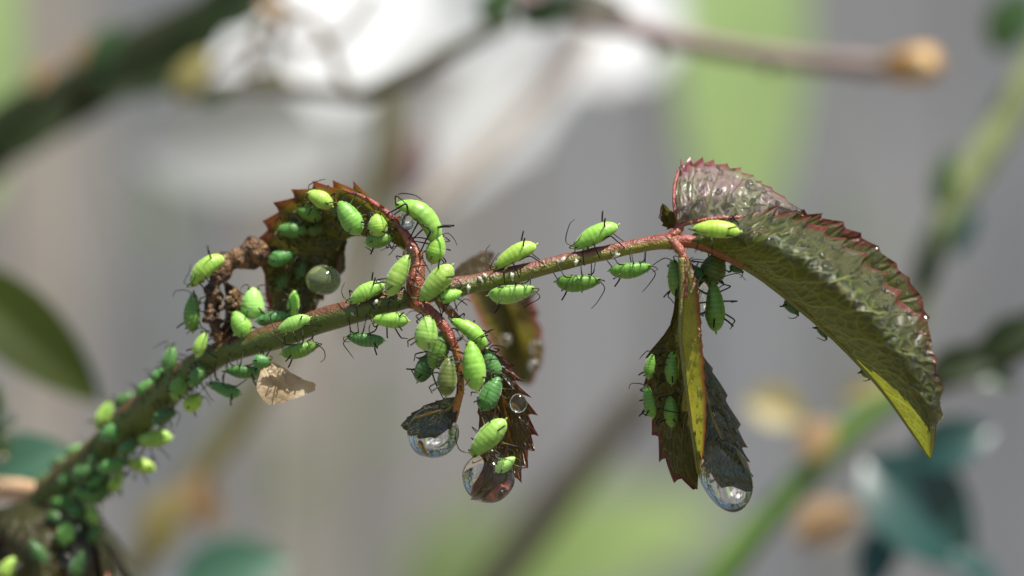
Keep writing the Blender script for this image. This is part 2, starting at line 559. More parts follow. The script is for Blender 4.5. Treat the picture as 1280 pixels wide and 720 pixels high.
def background():
    dkgreen = plain('dark_bark', (.010, .022, .006), .6, (.022, .024, .008), .8, .05, 4, spec=.15)
    olive = plain('olive_stem', (.16, .15, .05), .5, (.10, .09, .03), .8)
    pink = plain('pinkish_stem', (.20, .12, .11), .5, (.14, .10, .07), .9)
    tan = plain('cut_wood', (.55, .32, .10), .6, (.40, .20, .06), 2.0)
    tanp = plain('pith', (.75, .55, .30), .6)
    palegr = plain('pale_green_stem', (.34, .38, .15), .5, (.24, .28, .12), .6)
    bright = plain('bright_green_stem', (.13, .24, .03), .4, (.09, .17, .03), .6)
    brown = plain('olive_brown_stem', (.075, .065, .035), .6, (.05, .045, .025), .6)
    leafg = plain('leaf_green_far', (.055, .11, .025), .4, (.04, .08, .03), .6, tw=.3, tcol=(.15, .30, .04))
    leafy = plain('leaf_yellow_far', (.36, .32, .11), .5, (.30, .24, .09), .6, tw=.35, tcol=(.5, .42, .10))
    leafo = plain('leaf_orange_far', (.48, .31, .16), .5, (.40, .24, .12), .6, tw=.3, tcol=(.6, .38, .18))
    leaft = plain('leaf_teal_far', (.016, .048, .042), .30, (.02, .065, .05), .5, tw=.1, tcol=(.04, .12, .07))
    leafd = plain('leaf_dark_far', (.012, .026, .006), .55, (.020, .030, .008), .5, tw=.15, tcol=(.06, .10, .01), spec=.2)
    lime = plain('strap_lime', (.42, .56, .22), .5, (.38, .52, .19), .3, tw=.2, tcol=(.55, .72, .26))
    lime2 = plain('leaf_soft_green', (.17, .24, .06), .6, (.14, .20, .06), .1, tw=.2, tcol=(.25, .35, .08))
    tanstem = plain('tan_stem', (.22, .18, .13), .6, (.17, .13, .10), .6)
    leafol = plain('leaf_olive_far', (.045, .065, .010), .5, (.035, .050, .010), .4, tw=.3, tcol=(.16, .20, .02), spec=.2)
    white = plain('white_petal', (.70, .70, .69), .55, (.60, .61, .60), .3, tw=.3, tcol=(.8, .8, .75))
    leaftg = plain('leaf_blue_green', (.05, .13, .075), .4, (.04, .10, .06), .5, tw=.25, tcol=(.10, .25, .10))

    # thick dark branch
    e = empty('rose_branch', 'thick dark green rose branch with reddish leaflets, blurred, slanting behind the shoot', 'branch', loc=P(120, 110, 12))
    bg_stem('stem', e, [(-70, 215, 12), (20, 160, 12), (110, 108, 12), (190, 60, 12), (270, 15, 12), (360, -60, 12)], [40, 38, 36, 34, 32, 30], dkgreen, bump=.25)
    for (x, y, L, W, a, m) in [(52, 92, 46, 26, 50, leafo), (98, 66, 44, 20, 70, leafo), (200, 95, 120, 50, 20, leafd), (255, 40, 130, 60, 50, leafd),
                               (40, 165, 120, 60, 30, leafd), (300, 12, 110, 56, 20, leafd), (150, 110, 90, 40, 10, leafd), (130, 60, 80, 40, 60, leafg)]:
        bg_leaf('leaf', e, x, y, L, W, a, 11.6, m)
    # thin looping twig with small pale leaves
    e = empty('looping_twig', 'thin olive brown looping twig with a pale yellow leaf, blurred before white petals', 'twig', loc=P(420, 110, 9))
    bg_stem('stem', e, [(225, 118, 9), (300, 108, 9), (380, 112, 9), (450, 118, 9), (500, 100, 9), (560, 66, 9), (640, 25, 9)], [8, 8, 8, 10, 14, 11, 9], brown)
    bg_stem('tendril', e, [(310, 100, 9), (318, 50, 9), (345, 18, 9), (385, 22, 9), (412, 55, 9), (425, 95, 9), (440, 116, 9)], [6, 7], tanstem)
    bg_stem('tendril', e, [(350, 108, 9.4), (345, 70, 9.4), (352, 30, 9.4), (340, -10, 9.4)], [6, 7], brown)
    bg_stem('tendril', e, [(250, 105, 9.8), (285, 70, 9.8), (330, 48, 9.8), (385, 60, 9.8), (430, 40, 9.8), (470, -10, 9.8)], [5, 6], tanstem)
    bg_leaf('leaf', e, 240, 95, 80, 44, 60, 9, leafy)
    bg_leaf('leaf', e, 330, 102, 70, 26, 8, 9.2, leafy)
    bg_leaf('leaf', e, 268, 122, 44, 24, 20, 9, leafg)
    bg_leaf('leaf', e, 350, 14, 60, 26, -30, 9, leafo)
    bg_leaf('leaf', e, 622, 8, 60, 46, 60, 9, leafg)
    # olive stalk below it
    e = empty('olive_stalk', 'short olive green stalk blurred under the looping twig', 'stem', loc=P(480, 180, 13))
    bg_stem('stem', e, [(486, 105, 13), (484, 150, 13), (478, 200, 13), (470, 260, 13), (455, 330, 13), (440, 420, 13)], [15, 15, 15, 14, 11, 9], olive)
    bg_leaf('leaf', e, 515, 205, 100, 60, 70, 18, pink)
    bg_stem('side_twig', e, [(520, 270, 14), (570, 225, 15), (640, 160, 16), (700, 95, 17), (740, 40, 18)], [13, 12, 11, 10, 9], tanstem)
    # broad white petals
    e = empty('white_blossom', 'large white blossom with broad petals, strongly blurred high behind the shoot', 'flower', loc=P(520, 20, 24))
    for (x, y, L, W, a, dy, tl, yw) in [(330, 30, 330, 180, 20, 23, 1.1, .0), (440, 20, 300, 180, 75, 22.6, .0, .6), (340, 170, 350, 150, 8, 24.6, -.2, .1),
                                (600, 125, 390, 84, 52, 24, .8, .0), (700, 130, 400, 92, 36, 25, .9, .0), (790, 20, 200, 130, 100, 24, .0, .6), (560, -5, 240, 140, 120, 23.4, .3, .6)]:
        bg_leaf('petal', e, x, y, L, W, a, dy, white, tilt=tl, curl=.12, yaw=yw)
    # brown twig with a cut end
    e = empty('cut_twig', 'pinkish brown pruned twig with an orange cut end, blurred', 'twig', loc=P(900, 60, 9.5))
    bg_stem('stem', e, [(600, -40, 9.5), (670, 2, 9.5), (740, 22, 9.5), (850, 50, 9.5), (960, 70, 9.5), (1060, 80, 9.5), (1128, 84, 9.5)], [12, 13, 13, 13, 13, 14, 15], pink, bump=.15)
    bg_stem('cut_end', e, [(1118, 83, 9.5), (1140, 82, 9.3), (1160, 80, 9.1)], [19, 24, 22], tan, n=8)
    bg_stem('pith', e, [(1150, 80, 8.95), (1156, 80, 8.8), (1158, 80, 8.74)], [13, 12, 9], tanp, n=4)
    bg_leaf('leaf', e, 690, 14, 90, 44, 20, 9.3, leafd)
    bg_leaf('leaf', e, 745, 5, 90, 34, -10, 9.4, brown)
    bg_leaf('thorn', e, 820, 62, 26, 20, -80, 9.4, brown)
    bg_leaf('thorn', e, 960, 82, 26, 18, -90, 9.4, brown)
    # strap leaf
    e = bg_leaf('strap_leaf', None, 925, 0, 640, 168, 90, 34, lime, tilt=.0, curl=.05,
                label='broad lime green strap leaf hanging blurred behind the fan shaped leaflet', cat='leaf')
    bg_leaf('strap_leaf', None, -14, 60, 420, 90, 88, 20, lime, tilt=.1, curl=.05,
            label='lime green strap leaf blurred beside the thick dark branch', cat='leaf')
    # right stem
    e = empty('pale_stem', 'pale olive green upright rose stem blurred beyond the big toothed leaf', 'stem', loc=P(1200, 250, 11))
    bg_stem('stem', e, [(1330, 20, 11), (1275, 115, 11), (1235, 185, 11), (1195, 250, 11), (1165, 310, 11), (1148, 370, 11), (1130, 450, 11)], [21, 21, 21, 19, 17, 15, 12], palegr, bump=.15)
    for (x, y, L, W, a, m) in [(1180, 225, 80, 30, 80, leafg), (1205, 290, 70, 26, 60, leaft), (1160, 330, 90, 34, 75, leafd), (1265, 25, 90, 60, 60, leafg)]:
        bg_leaf('leaf', e, x, y, L, W, a, 10.8, m)
    e = empty('dark_stem', 'dark green leafy stem blurred behind the tip of the big toothed leaf', 'stem', loc=P(1230, 445, 8))
    bg_stem('stem', e, [(1345, 375, 8), (1290, 415, 8), (1230, 448, 8), (1180, 470, 8), (1130, 490, 8)], [22, 24, 24, 20, 12], dkgreen, bump=.2)
    for (x, y, L, W, a, m) in [(1265, 420, 100, 50, 30, leafd), (1205, 455, 100, 50, 10, leafd), (1240, 470, 70, 30, -20, leafg)]:
        bg_leaf('leaf', e, x, y, L, W, a, 7.8, m)
    # green stem bottom right
    e = empty('green_stem', 'bright green rose stem with tan buds, blurred, rising towards the dark stem', 'stem', loc=P(1000, 620, 10))
    bg_stem('stem', e, [(850, 790, 10), (910, 710, 10), (975, 630, 10), (1040, 560, 10), (1100, 510, 10), (1160, 475, 10)], [19, 18, 17, 16, 15, 13], bright)
    bg_leaf('bud', e, 1022, 548, 62, 50, 50, 9.8, leafo, tilt=.6)
    bg_leaf('bud', e, 1034, 655, 90, 66, 20, 10.4, leafo, tilt=.6)
    bg_leaf('leaf', e, 972, 512, 80, 60, -20, 11, leafy, tilt=.5)
    bg_leaf('leaf', e, 1085, 485, 80, 26, 20, 10, leafy)
    e = empty('teal_leaf_spray', 'dark blue green wet leaves, strongly blurred, beyond the bright green stem', 'leaves', loc=P(1150, 640, 9))
    for (x, y, L, W, a, m, tl) in [(1150, 640, 190, 130, -45, leaft, .35), (1190, 555, 110, 70, 20, leaft, .3), (1110, 690, 120, 80, 60, leaft, 1.6), (1205, 705, 120, 60, -30, leaft, 1.2)]:
        bg_leaf('leaf', e, x, y, L, W, a, 9, m, tilt=tl)
    # olive brown stem lower centre
    e = empty('brown_stem', 'olive brown rose stem blurred between the two hanging leaves', 'stem', loc=P(700, 620, 17))
    bg_stem('stem', e, [(560, 800, 17), (630, 710, 17), (700, 620, 17), (760, 545, 17), (795, 500, 17), (800, 470, 17)], [24, 24, 24, 22, 20, 8], brown)
    # green leaf masses near the ground behind
    for i, (x, y, L, W, a, tl, lb) in enumerate([(760, 690, 330, 170, 20, .9, 'broad green leaf blurred low behind the olive brown stem'),
                                 (560, 720, 240, 110, 60, .7, 'narrow green leaf blurred low beneath the dark hanging leaf'),
                                 ]):
        bg_leaf('low_leaf', None, x, y, L, W, a, 60, lime2, tilt=tl, label=lb, cat='leaf')
    greyst = plain('grey_green_stalk', (.17, .175, .14), .7, (.14, .15, .13), .3)
    for pts, rr, lb in [([(455, 430, 70), (448, 560, 70), (436, 700, 70), (428, 800, 70)], [16, 18], 'thin grey green stalk blurred beneath the bluish aphid'),
                        ([(352, 520, 60), (348, 620, 60), (345, 720, 60), (343, 800, 60)], [12, 14], 'thin grey green stalk blurred beneath the dry bract'),
                        ([(1010, 180, 80), (1050, 320, 80), (1065, 520, 80), (1060, 800, 80)], [10, 16], 'faint grey green stalk blurred behind the large leaf'),
                        ([(150, 190, 60), (185, 300, 60), (200, 420, 60), (205, 560, 60)], [12, 16], 'faint grey green stalk blurred below the thick dark branch')]:
        e = empty('thin_stalk', lb, 'stem', loc=P(*pts[-1]))
        bg_stem('stem', e, pts, rr, greyst)
        bg_leaf('leaf', e, pts[1][0] + 24, pts[1][1] - 20, 90, 34, 60, pts[1][2], lime2, tilt=.4)
    # lower left
    e = empty('slanting_stem', 'olive stem with a yellow leaf, blurred, slanting below the dry husk', 'stem', loc=P(260, 600, 13))
    bg_stem('stem', e, [(120, 800, 13), (190, 680, 13), (250, 590, 13), (305, 515, 13), (350, 440, 13), (380, 380, 13)], [16, 17, 18, 18, 12, 8], olive)
    bg_leaf('leaf', e, 208, 652, 100, 70, 70, 12.6, leafy, tilt=.5)
    bg_leaf('leaf', e, 255, 625, 80, 54, 100, 12.4, leafo, tilt=.4)
    bg_leaf('leaf', None, 292, 712, 150, 80, 10, 10, leaftg, tilt=.5, label='blue green leaf blurred at the foot of the slanting olive stem', cat='leaf')
    # left
    bg_leaf('leaf', None, 30, 415, 260, 96, -42, 7, leafol, tilt=.2, curl=.2, label='large dark green hanging leaf blurred beside the crowded lower stem', cat='leaf')
    bg_leaf('leaf', None, 30, 580, 120, 80, 20, 5, leaftg, tilt=.5, label='blue green leaf blurred behind the orange stub', cat='leaf')
    bg_leaf('leaf', None, -4, 530, 110, 44, 95, 4.2, leafg, tilt=.4, label='small green leaf edge carrying blurred water drops', cat='leaf')
background()

# ---------------------------------------------------------------- the rose shoot
shoot = empty('rose_shoot', 'aphid infested young rose shoot with reddish stem and curled toothed leaves', 'plant')
STEM = [(-80, 770, 3.2), (-10, 705, 2.6), (60, 635, 2.0), (130, 565, 1.5), (200, 497, 1.05), (265, 448, .7), (330, 425, .42), (400, 401, .18), (470, 382, .05), (540, 364, 0),
        (610, 351, 0), (690, 331, 0), (770, 313, 0), (820, 303, 0), (848, 302, 0)]
STEM_R = [40, 36, 30, 25, 20, 17, 16, 15, 15, 14, 11.5, 10, 9, 9.5, 10.5]
STEM = [(x, y, deep(x, d)) for x, y, d in STEM]
px_tube('stem', STEM, STEM_R, M['stem'], shoot, seg=20, n=160, bump=.16, bvh=True)

# fork at the tip
px_tube('leaf_stalk', [(838, 303, 0), (868, 303, -.02), (905, 318, 0), (930, 332, 0)], [9, 8, 7, 6], M['red_stalk'], shoot, bump=.12, bvh=True)
px_tube('leaf_stalk', [(836, 300, -.02), (848, 286, 0), (850, 275, .03)], [7, 6, 5], M['red_stalk'], shoot, bump=.2, bvh=True)
px_tube('leaf_stalk', [(840, 300, -.03), (853, 318, -.08), (860, 345, -.1), (858, 372, -.12)], [7, 5.5, 5, 3.5], M['red_stalk'], shoot, bump=.2, bvh=True)
# node in the middle
px_tube('leaf_stalk', [(522, 384, -.03), (520, 355, -.05), (521, 325, -.02), (514, 305, 0), (500, 283, .05)], [13, 11, 9, 6.5, 5], M['red_stalk'], shoot, bump=.25, bvh=True)
px_tube('leaf_stalk', [(522, 380, -.08), (545, 397, -.16), (562, 420, -.2), (573, 450, -.2), (576, 480, -.18), (571, 508, -.14), (566, 530, -.1)], [9, 7.5, 6, 5, 5, 5, 4], M['orange_stalk'], shoot, bump=.2, bvh=True)
px_tube('leaf_stalk', [(548, 375, .05), (572, 400, .06), (590, 420, .06), (604, 440, .08)], [6, 5, 4.5, 4], M['orange_stalk'], shoot, bump=.2, bvh=True)

# big terminal leaflet: folded like a boat, margin rolled to the light
midA = [(862, 303, 0), (905, 319, 0), (950, 345, 0), (1000, 385, 0), (1050, 430, 0), (1100, 484, 0), (1140, 540, 0), (1162, 573, 0)]
edgeA = [(866, 297, -.02), (930, 272, -.05), (985, 272, -.05), (1038, 297, -.08), (1096, 345, -.16), (1148, 408, -.34), (1174, 488, -.30), (1163, 574, 0)]
foldA = [(864, 300, -.06), (918, 294, -.30), (968, 303, -.50), (1020, 336, -.60), (1076, 384, -.60), (1126, 446, -.5), (1158, 516, -.3), (1162.5, 573, 0)]
lowA = [(863, 302, -.03), (911, 310, -.18), (958, 328, -.30), (1008, 364, -.36), (1060, 410, -.36), (1112, 466, -.3), (1148, 528, -.18), (1162.2, 573, 0)]
rearA = [(866, 292, .1), (940, 270, .22), (1000, 266, .28), (1062, 288, .32), (1116, 330, .34), (1154, 384, .34), (1166, 470, .3), (1163, 574, .02)]
leaf('leaf', shoot, M['leaf_big'], midA, [[lowA, foldA, edgeA], [off(midA, 14, -20, .3), rearA]], teeth=17, depth=19, ns=16, rib=(6, 1.6), key='A', depth2=9, pucker=.02,
     label='large drooping toothed leaf with wet margin')
# fan shaped leaflet standing above
midB = [(849, 281, 0), (868, 277, -.02), (893, 274, -.04), (920, 272, -.05), (945, 271, -.05), (968, 270, -.03), (988, 270, 0), (1004, 270, 0)]
edgeB = [(846, 268, .02), (845, 228, .12), (858, 207, .2), (888, 204, .26), (920, 213, .26), (950, 228, .2), (980, 248, .12), (1003, 269, .02)]
leaf('leaf', shoot, M['leaf_fan'], midB, [[[((a[0] + b[0]) / 2, (a[1] + b[1]) / 2, (a[2] + b[2]) / 2 - .07) for a, b in zip(midB, edgeB)], edgeB]],
     teeth=15, depth=15, ns=14, rib=(3.5, 1.5), ribmat=M['red_stalk'], key='B', pucker=.03, label='upright fan shaped leaflet, wet and purplish')
px_tube('leaf_margin', [(849, 281, -.01), (843, 258, .02), (843, 232, .10), (848, 216, .16)], [2.4, 2.2, 2, 1.4], M['red_stalk'], shoot, n=20)
# stub of a leaflet beside it
midb = [(846, 284, .05), (842, 278, .05), (838, 271, .05), (832, 262, .05), (828, 254, .05)]
leaf('leaf', shoot, M['leaf_dark'], midb, [[off(midb, 8, 2, -.05)], [off(midb, -9, 8, 0)]], teeth=4, depth=4, ns=5)

# hanging leaflet: folded, left half in shade, right half turned edge-on
midD = [(852, 322, -.1), (853, 350, -.1), (852, 385, -.1), (851, 420, -.1), (855, 460, -.1), (860, 500, -.1), (866, 545, -.08), (873, 592, -.05)]
stripD = [(860, 322, -.12), (868, 345, -.16), (874, 380, -.22), (876, 420, -.24), (879, 460, -.24), (882, 500, -.22), (881, 545, -.18), (874, 600, -.08)]
leaf('leaf', shoot, M['leaf_strip'], midD, [[stripD]], teeth=16, depth=3.0, ns=6, key='C', pucker=.012, rib=(4.5, 2), label='narrow yellow green half of a folded hanging leaflet')
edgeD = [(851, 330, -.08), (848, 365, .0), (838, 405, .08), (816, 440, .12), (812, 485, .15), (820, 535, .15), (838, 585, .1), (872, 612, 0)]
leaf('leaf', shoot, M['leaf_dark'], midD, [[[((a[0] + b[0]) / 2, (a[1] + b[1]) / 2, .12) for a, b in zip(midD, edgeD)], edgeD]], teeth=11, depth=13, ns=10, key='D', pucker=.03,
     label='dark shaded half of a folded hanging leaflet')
midE = [(868, 440, .05), (878, 480, .06), (890, 520, .08), (905, 555, .08), (922, 588, .05), (938, 612, .0)]
leaf('leaf', shoot, M['leaf_wet'], midE, [[[(876, 440, .1), (902, 485, .2), (918, 525, .25), (928, 560, .2), (934, 588, .1), (939, 612, 0)]],
                                          [[(862, 445, 0), (866, 490, -.05), (872, 535, -.08), (880, 575, -.1), (900, 600, -.08), (936, 613, 0)]]],
     teeth=7, depth=12, ns=9, rib=(3, 1.5), key='E', pucker=.03, label='dark wet leaflet holding a water drop')

# arching leaflet over the left of the node
outF = [(516, 314, 0), (497, 280, .08), (462, 251, .2), (420, 236, .35), (378, 242, .5), (344, 270, .6), (329, 315, .7), (337, 385, .7)]
inF = [(513, 320, .05), (490, 303, .2), (464, 297, .38), (440, 296, .55), (420, 312, .68), (402, 345, .75), (392, 375, .8), (372, 402, .75)]
leaf('leaf', shoot, M['leaf_arch'], inF, [[[((a[0] + b[0]) / 2, (a[1] + b[1]) / 2, (a[2] + b[2]) / 2 + .05) for a, b in zip(inF, outF)], outF]], teeth=13, depth=17, ns=14, key='F', pucker=.09,
     label='arched olive leaflet with red toothed rim')
px_tube('leaf_margin', [(512, 306, 0), (496, 279, .07), (475, 259, .14), (452, 246, .22), (428, 237, .31)], [4.5, 4, 3.5, 3, 1.5], M['red_stalk'], shoot, n=30)
midF2 = [(432, 300, .6), (415, 325, .75), (395, 352, .85), (372, 380, .9), (345, 405, .85)]
leaf('leaf', shoot, M['leaf_dark'], midF2, [[[(430, 296, .7), (395, 300, .9), (360, 325, 1.0), (338, 360, 1.0), (335, 402, .9)]], [[(434, 303, .6), (418, 332, .72), (404, 362, .8), (386, 392, .8), (350, 410, .8)]]],
     teeth=7, depth=10, ns=10, pucker=.11, label='dark lower half of the arched leaflet')

# withered curled leaf at the left
px_tube('withered_leaf', [(276, 430, .55), (268, 402, .58), (265, 370, .6), (273, 342, .62), (292, 324, .64), (315, 316, .66), (338, 318, .7), (352, 330, .75)], [6, 9, 11, 12, 13, 14, 12, 5],
        M['withered'], shoot, seg=18, n=60, bump=1.1, bvh=True)
def lump(name, c, r, mat, parent, squash=(1, 1, 1), amp=.35, freq=3.0, nu=20, nv=14):
    V, F = [], []
    for i in range(nv + 1):
        ph = math.pi * i / nv
        for j in range(nu):
            th = 2 * math.pi * j / nu
            d = Vector((math.sin(ph) * math.cos(th), math.sin(ph) * math.sin(th), math.cos(ph)))
            q = 1 + amp * noise.noise(d * freq + c * 3)
            V.append(c + Vector((d.x * squash[0], d.y * squash[1], d.z * squash[2])) * r * q)
    for i in range(nv):
        for j in range(nu):
            k = (j + 1) % nu
            F.append((i * nu + j, (i + 1) * nu + j, (i + 1) * nu + k, i * nu + k))
    return mesh_obj(name, V, F, mat, parent)
for i in range(26):
    a, rr = random.uniform(0, 6.28), random.uniform(0, 13)
    lump('crumb', P(285 + rr * math.cos(a), 377 + 1.15 * rr * math.sin(a), .52 + random.uniform(-.05, .05)), random.uniform(.014, .030), M['crumb'], shoot, amp=.6, freq=1.8, nu=9, nv=6)
midG = [(272, 428, .55), (283, 415, .5), (290, 400, .5), (296, 380, .5), (290, 358, .5), (275, 350, .5)]
leaf('withered_leaf', shoot, M['withered'], midG, [[off(midG, 10, 4, .12)], [off(midG, -12, 2, .12)]], teeth=5, depth=4, ns=5, pucker=.06)

# small curled leaf with drop under the orange stalk
midH = [(572, 500, -.13), (560, 512, -.12), (545, 520, -.12), (528, 526, -.12), (514, 530, -.1), (501, 532, -.08)]
leaf('leaf', shoot, M['leaf_wet'], midH, [[[(568, 496, -.1), (552, 500, 0), (536, 506, .05), (520, 514, .03), (510, 522, 0), (501, 532, -.08)]],
                                          [[(574, 505, -.14), (566, 530, -.2), (550, 542, -.22), (532, 546, -.2), (516, 542, -.15), (501, 532, -.08)]]],
     teeth=6, depth=5, ns=7, rib=(3, 1), key='H', pucker=.02, label='small dark curled leaflet holding a round drop')

# dark leaflet hanging beneath the node
midJ = [(598, 430, .08), (612, 455, .10), (622, 480, .12), (630, 510, .14), (634, 540, .14), (632, 570, .12), (621, 598, .08), (590, 622, .02)]
LJ = [(592, 434, .05), (595, 458, .04), (598, 485, .02), (600, 515, 0), (602, 545, -.0), (608, 570, .02), (606, 595, .04), (592, 622, .02)]
RJ = [(603, 431, .07), (628, 452, .04), (646, 480, 0), (658, 512, -.02), (664, 545, -.04), (655, 576, -.04), (636, 604, -.02), (588, 625, 0)]
leaf('leaf', shoot, M['leaf_brown'], midJ, [[RJ], [LJ]], teeth=11, depth=20, depth2=5, ns=12, rib=(3, 1), ribmat=M['red_stalk'], key='J', pucker=.035, label='dark reddish brown hanging leaflet with toothed rim')

# blurred leaflet further back
midK = [(582, 335, 1.2), (604, 346, 1.6), (625, 366, 2.0), (641, 396, 2.3), (650, 428, 2.5), (655, 478, 2.4)]
leaf('leaf', shoot, M['leaf_far'], midK, [[[(586, 328, 1.2), (630, 334, 1.7), (658, 362, 2.0), (672, 402, 2.1), (678, 446, 2.2), (660, 484, 2.4)]],
                                           [[(578, 342, 1.3), (588, 372, 1.8), (602, 402, 2.2), (618, 434, 2.4), (634, 462, 2.5), (652, 480, 2.4)]]],
     teeth=9, depth=9, ns=8, rib=(3, 1.5), key='K', pucker=.09, label='olive and purple leaflet behind the node, out of focus')
midM = [(560, 350, .5), (575, 342, .8), (592, 334, 1.0), (606, 326, 1.1), (618, 316, 1.1)]
leaf('leaf', shoot, M['leaf_brown'], midM, [[off(midM, 0, -14, .2)], [off(midM, 6, 12, -.1)]], teeth=6, depth=5, ns=6, label='small reddish leaflet tip behind the stem')
# dry bract below the stem
midL = [(333, 455, .32), (345, 470, .25), (358, 480, .22), (374, 484, .22), (394, 482, .25)]
leaf('bract', shoot, M['husk'], midL, [[[(338, 452, .35), (358, 462, .3), (372, 470, .28), (384, 476, .28), (395, 480, .27)]],
                                       [[(326, 462, .3), (322, 486, .12), (336, 505, .1), (362, 500, .16), (394, 488, .24)]]], teeth=3, depth=2, ns=7, pucker=.05, label='dry papery beige bract')
# thick lower cluster
px_tube('side_stub', [(70, 620, 3.0), (35, 615, 3.4), (5, 612, 4.0), (-40, 612, 4.6)], [15, 14, 14, 13], M['stub'], shoot, bump=.15, bvh=True)
px_tube('side_stalk', [(50, 615, 3.0), (62, 640, 2.5), (70, 665, 2.2), (60, 700, 2.0), (40, 740, 1.9)], [6, 6, 5, 5, 4], M['orange_stalk'], shoot, bump=.15, bvh=True)
px_tube('side_stalk', [(60, 640, 2.7), (85, 670, 2.4), (115, 695, 2.2), (140, 735, 2.0)], [7, 6, 5, 5], M['orange_stalk'], shoot, bump=.15, bvh=True)
for mid, w, mt in [([(10, 632, 1.7), (30, 655, 1.4), (48, 690, 1.2), (55, 740, 1.1)], 34, 'leaf_dark'), ([(45, 640, 1.7), (75, 665, 1.45), (100, 700, 1.3), (112, 745, 1.2)], 20, 'leaf_brown'), ([(30, 640, 1.8), (60, 660, 1.6), (90, 690, 1.5), (110, 740, 1.4)], 24, 'leaf_dull'), ([(95, 640, 1.9), (120, 662, 1.9), (145, 690, 1.9), (170, 730, 1.9)], 13, 'leaf_wet'),
                   ([(0, 640, 1.6), (10, 670, 1.5), (30, 700, 1.4), (50, 745, 1.4)], 26, 'leaf_dull'), ([(90, 650, 1.7), (112, 675, 1.6), (124, 700, 1.5), (130, 740, 1.4)], 14, 'leaf_dull')]:
    mid = [(x, y, deep(x, d)) for x, y, d in mid]
    leaf('leaf', shoot, M[mt], mid, [[off(mid, w, -w * .3, .3, False)], [off(mid, -w, w * .3, .25, False)]], teeth=7, depth=6, ns=6, pucker=.05)

BVH = BVHTree.FromPolygons(BVH_V, BVH_F)
CAMP = Vector((0, -DIST, 0))
def hit(px, py):
    d = (P(px, py, 0) - CAMP).normalized()
    loc, nrm, idx, dist = BVH.ray_cast(CAMP, d)
    if loc is None:
        return None, None
    if nrm.dot(d) > 0:
        nrm = -nrm
    return loc, nrm

# ---------------------------------------------------------------- aphids
TINT = {'L': (.36, .54, .085), 'l': (.28, .46, .085), 'G': (.14, .28, .035), 'T': (.075, .21, .045), 'D': (.05, .13, .025), 'O': (.10, .14, .02), 'P': (.42, .66, .18)}  # T and D put skylit shade into the skin colour of shaded aphids
APHID_GROUP = 'green aphids on the rose shoot'

def aphid_body(L, W, bend, H, seed):
    nr, sg = 34, 18
    V, F, SEG, TL = [], [], [], []
    rnd = random.Random(seed)
    sk = rnd.uniform(.28, .58)
    for i in range(nr + 1):
        u = i / nr                                   # 0 tail, 1 head
        w = max(0.0, 1 - abs(2 * u - 1) ** 2.5) ** .48 if 0 < u < 1 else 0.0
        w *= 1 - .38 * max(0, (u - sk) / (1 - sk)) ** 1.25
        w *= 1 - .10 * max(0, (sk - u) / sk) ** 2
        if u < .08:
            w = max(w * .9, 0)
        x = (u - .5) * L
        k = (u * 9.5) % 1.0
        ridge = math.exp(-((k - .5) / .5) ** 2 * 6)
        dip = 1 - .040 * math.exp(-(min(k, 1 - k) / .13) ** 2) * (1 if .08 < u < .93 else 0)
        for j in range(sg):
            th = 2 * math.pi * j / sg
            cy, cz = math.cos(th), math.sin(th)
            yy = cy * w * W * .5 * dip
            zz = cz * w * H * .5 * dip * (1.08 if cz > 0 else .78)
            # flange along the side
            yy *= 1 + .05 * math.exp(-(cz / .3) ** 2)
            p = Vector((x, yy, zz))
            p += Vector((0, 0, 0)) if w == 0 else Vector((0, cy, cz)) * W * .012 * noise.noise(Vector((x / L * 7, cy * 2 + seed, cz * 2)))
            V.append(p)
            SEG.append(math.exp(-(min(k, 1 - k) / .16) ** 2) * (.8 if cz > -.2 else .2))
            TL.append(max(0, 1 - u / .07))
    for i in range(nr):
        for j in range(sg):
            q = (j + 1) % sg
            F.append((i * sg + j, (i + 1) * sg + j, (i + 1) * sg + q, i * sg + q))
    if abs(bend) > 1e-3:
        V = [bend_pt(v, L, bend) for v in V]
    return V, F, SEG, TL

def bend_pt(v, L, bend):
    # arch the back: bend is the total turning angle in radians
    R = L / bend
    a = v.x / R
    return Vector(((R + v.z) * math.sin(a), v.y, (R + v.z) * math.cos(a) - R))

